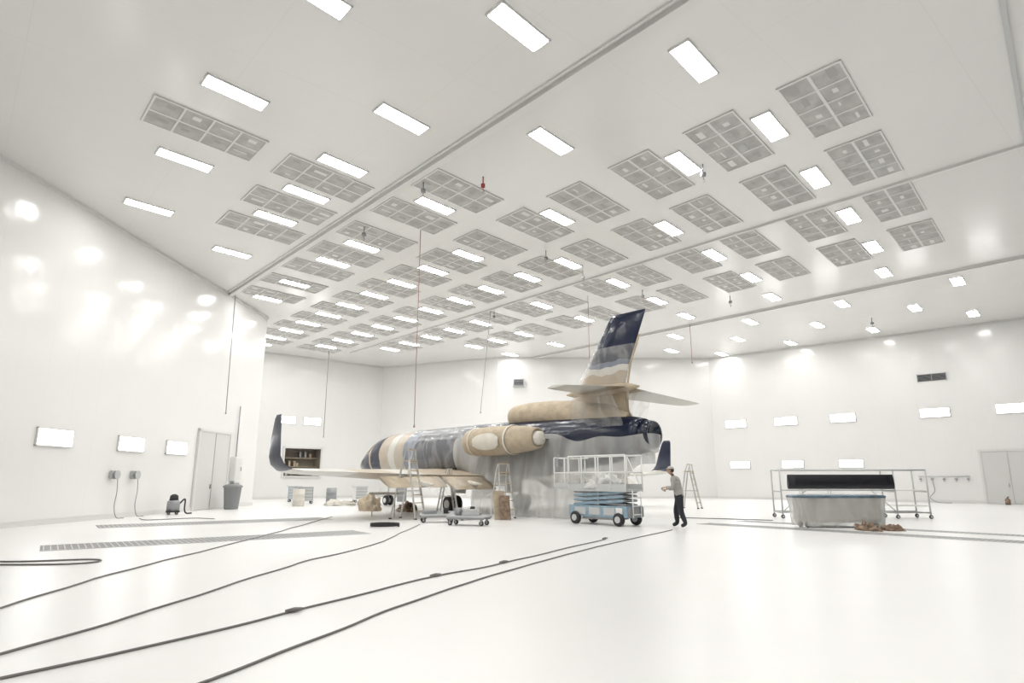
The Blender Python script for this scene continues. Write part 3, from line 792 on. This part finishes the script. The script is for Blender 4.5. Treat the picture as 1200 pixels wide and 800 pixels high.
loc, rz = on_wall('wall_right', 13.0, 0, 0)
m = MB(); m.tube([(0, -.12, 1.55), (2.6, -.12, 1.55)], .03, 0, 8)
for i in range(5): m.tube([(.1+i*.6, -.12, 1.55), (.1+i*.6, -.12, 1.25)], .025, 0, 8); m.tube([(.04+i*.6, -.12, 1.4), (.16+i*.6, -.12, 1.4)], .05, 1, 8)
m.tube(smooth_path([(.7, -.12, 1.25), (.75, -.15, .7), (.5, -.3, .3), (.9, -.4, .03), (1.6, -.8, .03)]), .02, 1, 6)
m.build('air_manifold', [M_lightgrey, M_grey], loc=loc, rz=rz)
m = MB(); m.tube([(0, 0, 0), (0, 0, .28), (0, 0, .34), (0, 0, .4)], [.13, .13, .05, .04], 0, 16); m.tube([(0, 0, .4), (.09, 0, .43)], .02, 1, 6)
m.build('solvent_can', [M_brown, M_dark], loc=(27.6, 36.0, 0))
m = MB(); m.box((0, 0, .8), (1.8, .7, .05), 0)
for x in (-.85, .85):
    for y in (-.3, .3): m.box((x, y, .39), (.05, .05, .78), 1)
m.box((0, 0, .3), (1.7, .6, .04), 0); m.box((-.3, 0, .92), (.4, .3, .2), 1)
m.build('work_table', [M_white, M_lightgrey], loc=(19.5, 41.5, 0), rz=-.7)

# ------------------------------------------------------------------ worker
worker = empty('worker', (4.95, 19.2, 0), math.radians(65))
def skin_body(name, V, Ed, mats, pick, parent):
    me = bpy.data.meshes.new(name+'_src'); me.from_pydata([v[0] for v in V], Ed, []); me.update()
    ob = bpy.data.objects.new(name+'_src', me); COL.objects.link(ob)
    ob.modifiers.new('skin', 'SKIN').use_smooth_shade = True
    for i, v in enumerate(V):
        r = v[1]; me.skin_vertices[0].data[i].radius = r if isinstance(r, tuple) else (r, r)
        me.skin_vertices[0].data[i].use_root = (i == 0)
    sb = ob.modifiers.new('sub', 'SUBSURF'); sb.levels = 2; sb.render_levels = 2
    bpy.context.view_layer.update()
    dg = bpy.context.evaluated_depsgraph_get()
    nm = bpy.data.meshes.new_from_object(ob.evaluated_get(dg)); nm.name = name
    bpy.data.objects.remove(ob)
    nm.materials.clear()
    for mt in mats: nm.materials.append(mt)
    for p in nm.polygons: p.material_index = pick(p.center); p.use_smooth = True
    o2 = bpy.data.objects.new(name, nm); COL.objects.link(o2); o2.parent = parent
    return o2
V = [((0, -.02, .94), (.185, .145)), ((0, .0, 1.09), (.175, .135)), ((0, .05, 1.27), (.20, .15)), ((0, .09, 1.40), (.14, .11)), ((0, .13, 1.48), .065), ((0, .16, 1.55), .055),
     ((.19, .08, 1.395), .09), ((.26, .08, 1.13), .066), ((.14, .32, 1.10), .042),
     ((-.19, .08, 1.395), .09), ((-.27, .10, 1.14), .066), ((-.11, .34, 1.16), .042),
     ((.11, -.0, .84), .13), ((.14, .12, .48), .09), ((.15, .10, .12), .068), ((.165, .25, .055), .052),
     ((-.11, -.04, .84), .13), ((-.15, -.07, .48), .09), ((-.17, -.20, .12), .068), ((-.19, -.06, .055), .052)]
Ed = [(0, 1), (1, 2), (2, 3), (3, 4), (4, 5), (3, 6), (6, 7), (7, 8), (3, 9), (9, 10), (10, 11), (0, 12), (12, 13), (13, 14), (14, 15), (0, 16), (16, 17), (17, 18), (18, 19)]
def pick(c):
    if c.z < .11: return 3
    if c.z < .93: return 2
    if c.z > 1.48 and abs(c.x) < .09: return 1
    if c.y > .30 and c.z < 1.3: return 1
    return 0
skin_body('body', V, Ed, [M_shirt, M_skin, M_pants, M_dark], pick, worker)
m = MB()
hc = Vector((0, .20, 1.65))
def hf(d, q):
    q = q.copy()
    if d.z < 0: q.x *= 1+.22*d.z; q.y *= 1+.08*d.z
    if d.y > .85 and -.35 < d.z < .1: q.y += .022*(1-abs(d.x)*2.2) if abs(d.x) < .4 else 0
    return q
m.ball(hc, (.078, .098, .118), 0, 28, 20, hf)
m.tube([hc+Vector((0, .095, .02)), hc+Vector((0, .118, -.02)), hc+Vector((0, .10, -.032))], [.009, .016, .01], 0, 8)
for sx in (-1, 1):
    m.ball(hc+Vector((sx*.03, .086, .012)), (.012, .008, .008), 2, 8, 6); m.ball(hc+Vector((sx*.08, -.005, -.005)), (.01, .02, .032), 0, 8, 8)
m.ball(hc+Vector((0, .09, -.055)), (.025, .008, .006), 3, 10, 6)
m.ball(hc+Vector((0, -.012, .022)), (.083, .098, .108), 2, 24, 14, lambda d, q: Vector((q.x, min(q.y, .05), max(q.z, -.07))))
m.ball(hc+Vector((0, -.005, .045)), (.088, .106, .088), 1, 24, 14, lambda d, q: Vector((q.x, q.y, max(q.z, 0))))
m.rings([[hc+Vector((.085*math.cos(a), yy, .045+.005*math.sin(a))) for a in [2*math.pi*k/16 for k in range(16)]] for yy in (.07, .13)] , 1)
o = m.build('head', [M_skin, M_cap, M_hair, M_red], worker)
for side, w0, dirv in ((1, Vector((.14, .32, 1.10)), Vector((-.35, .93, -.05))), (-1, Vector((-.11, .34, 1.16)), Vector((.3, .95, -.1)))):
    m = MB(); dirv.normalize(); lat = dirv.cross(Vector((0, 0, 1))).normalized(); dn = lat.cross(dirv).normalized()
    pc = w0+dirv*.05
    R = Matrix((dirv, lat, dn)).transposed()
    m.rings([[pc+R@Vector((x, w*math.cos(a), .014*math.sin(a))) for a in [2*math.pi*k/12 for k in range(12)]] for x, w in ((-.05, .026), (-.02, .036), (.02, .042), (.045, .038))], 0)
    for k, (off, ln) in enumerate(((-.03, .065), (-.01, .075), (.01, .07), (.03, .055))):
        b0 = pc+R@Vector((.04, off, 0))
        m.tube([b0, b0+R@Vector((ln*.5, off*.1, -.008)), b0+R@Vector((ln*.75, 0, -.03)), b0+R@Vector((ln*.7, 0, -.055))], [.0095, .009, .008, .006], 0, 8)
    b0 = pc+R@Vector((-.01, side*-.034, 0))
    sg = -1 if side > 0 else 1
    m.tube([b0, b0+R@Vector((.03, sg*.022, -.012)), b0+R@Vector((.055, sg*.022, -.035))], [.012, .010, .007], 0, 8)
    m.build('hand_'+('right' if side > 0 else 'left'), [M_skin], worker)
m = MB(); m.tube([(-.14, .43, 1.09), (.16, .43, 1.05)], .028, 0, 14); m.build('paper_roll', [M_paper], worker)

# ------------------------------------------------------------------ world + camera
w = bpy.data.worlds.new('World'); S.world = w; w.use_nodes = True
w.node_tree.nodes['Background'].inputs[0].default_value = (1, 1, 1, 1)
w.node_tree.nodes['Background'].inputs[1].default_value = .3
cd = bpy.data.cameras.new('camera'); co = bpy.data.objects.new('camera', cd); COL.objects.link(co)
cd.sensor_width = 36; cd.lens = 735/1200*36; cd.clip_end = 300
co.location = (0, 0, CAM_H); co.rotation_euler = (math.radians(90+12.36), 0, 0)
S.camera = co
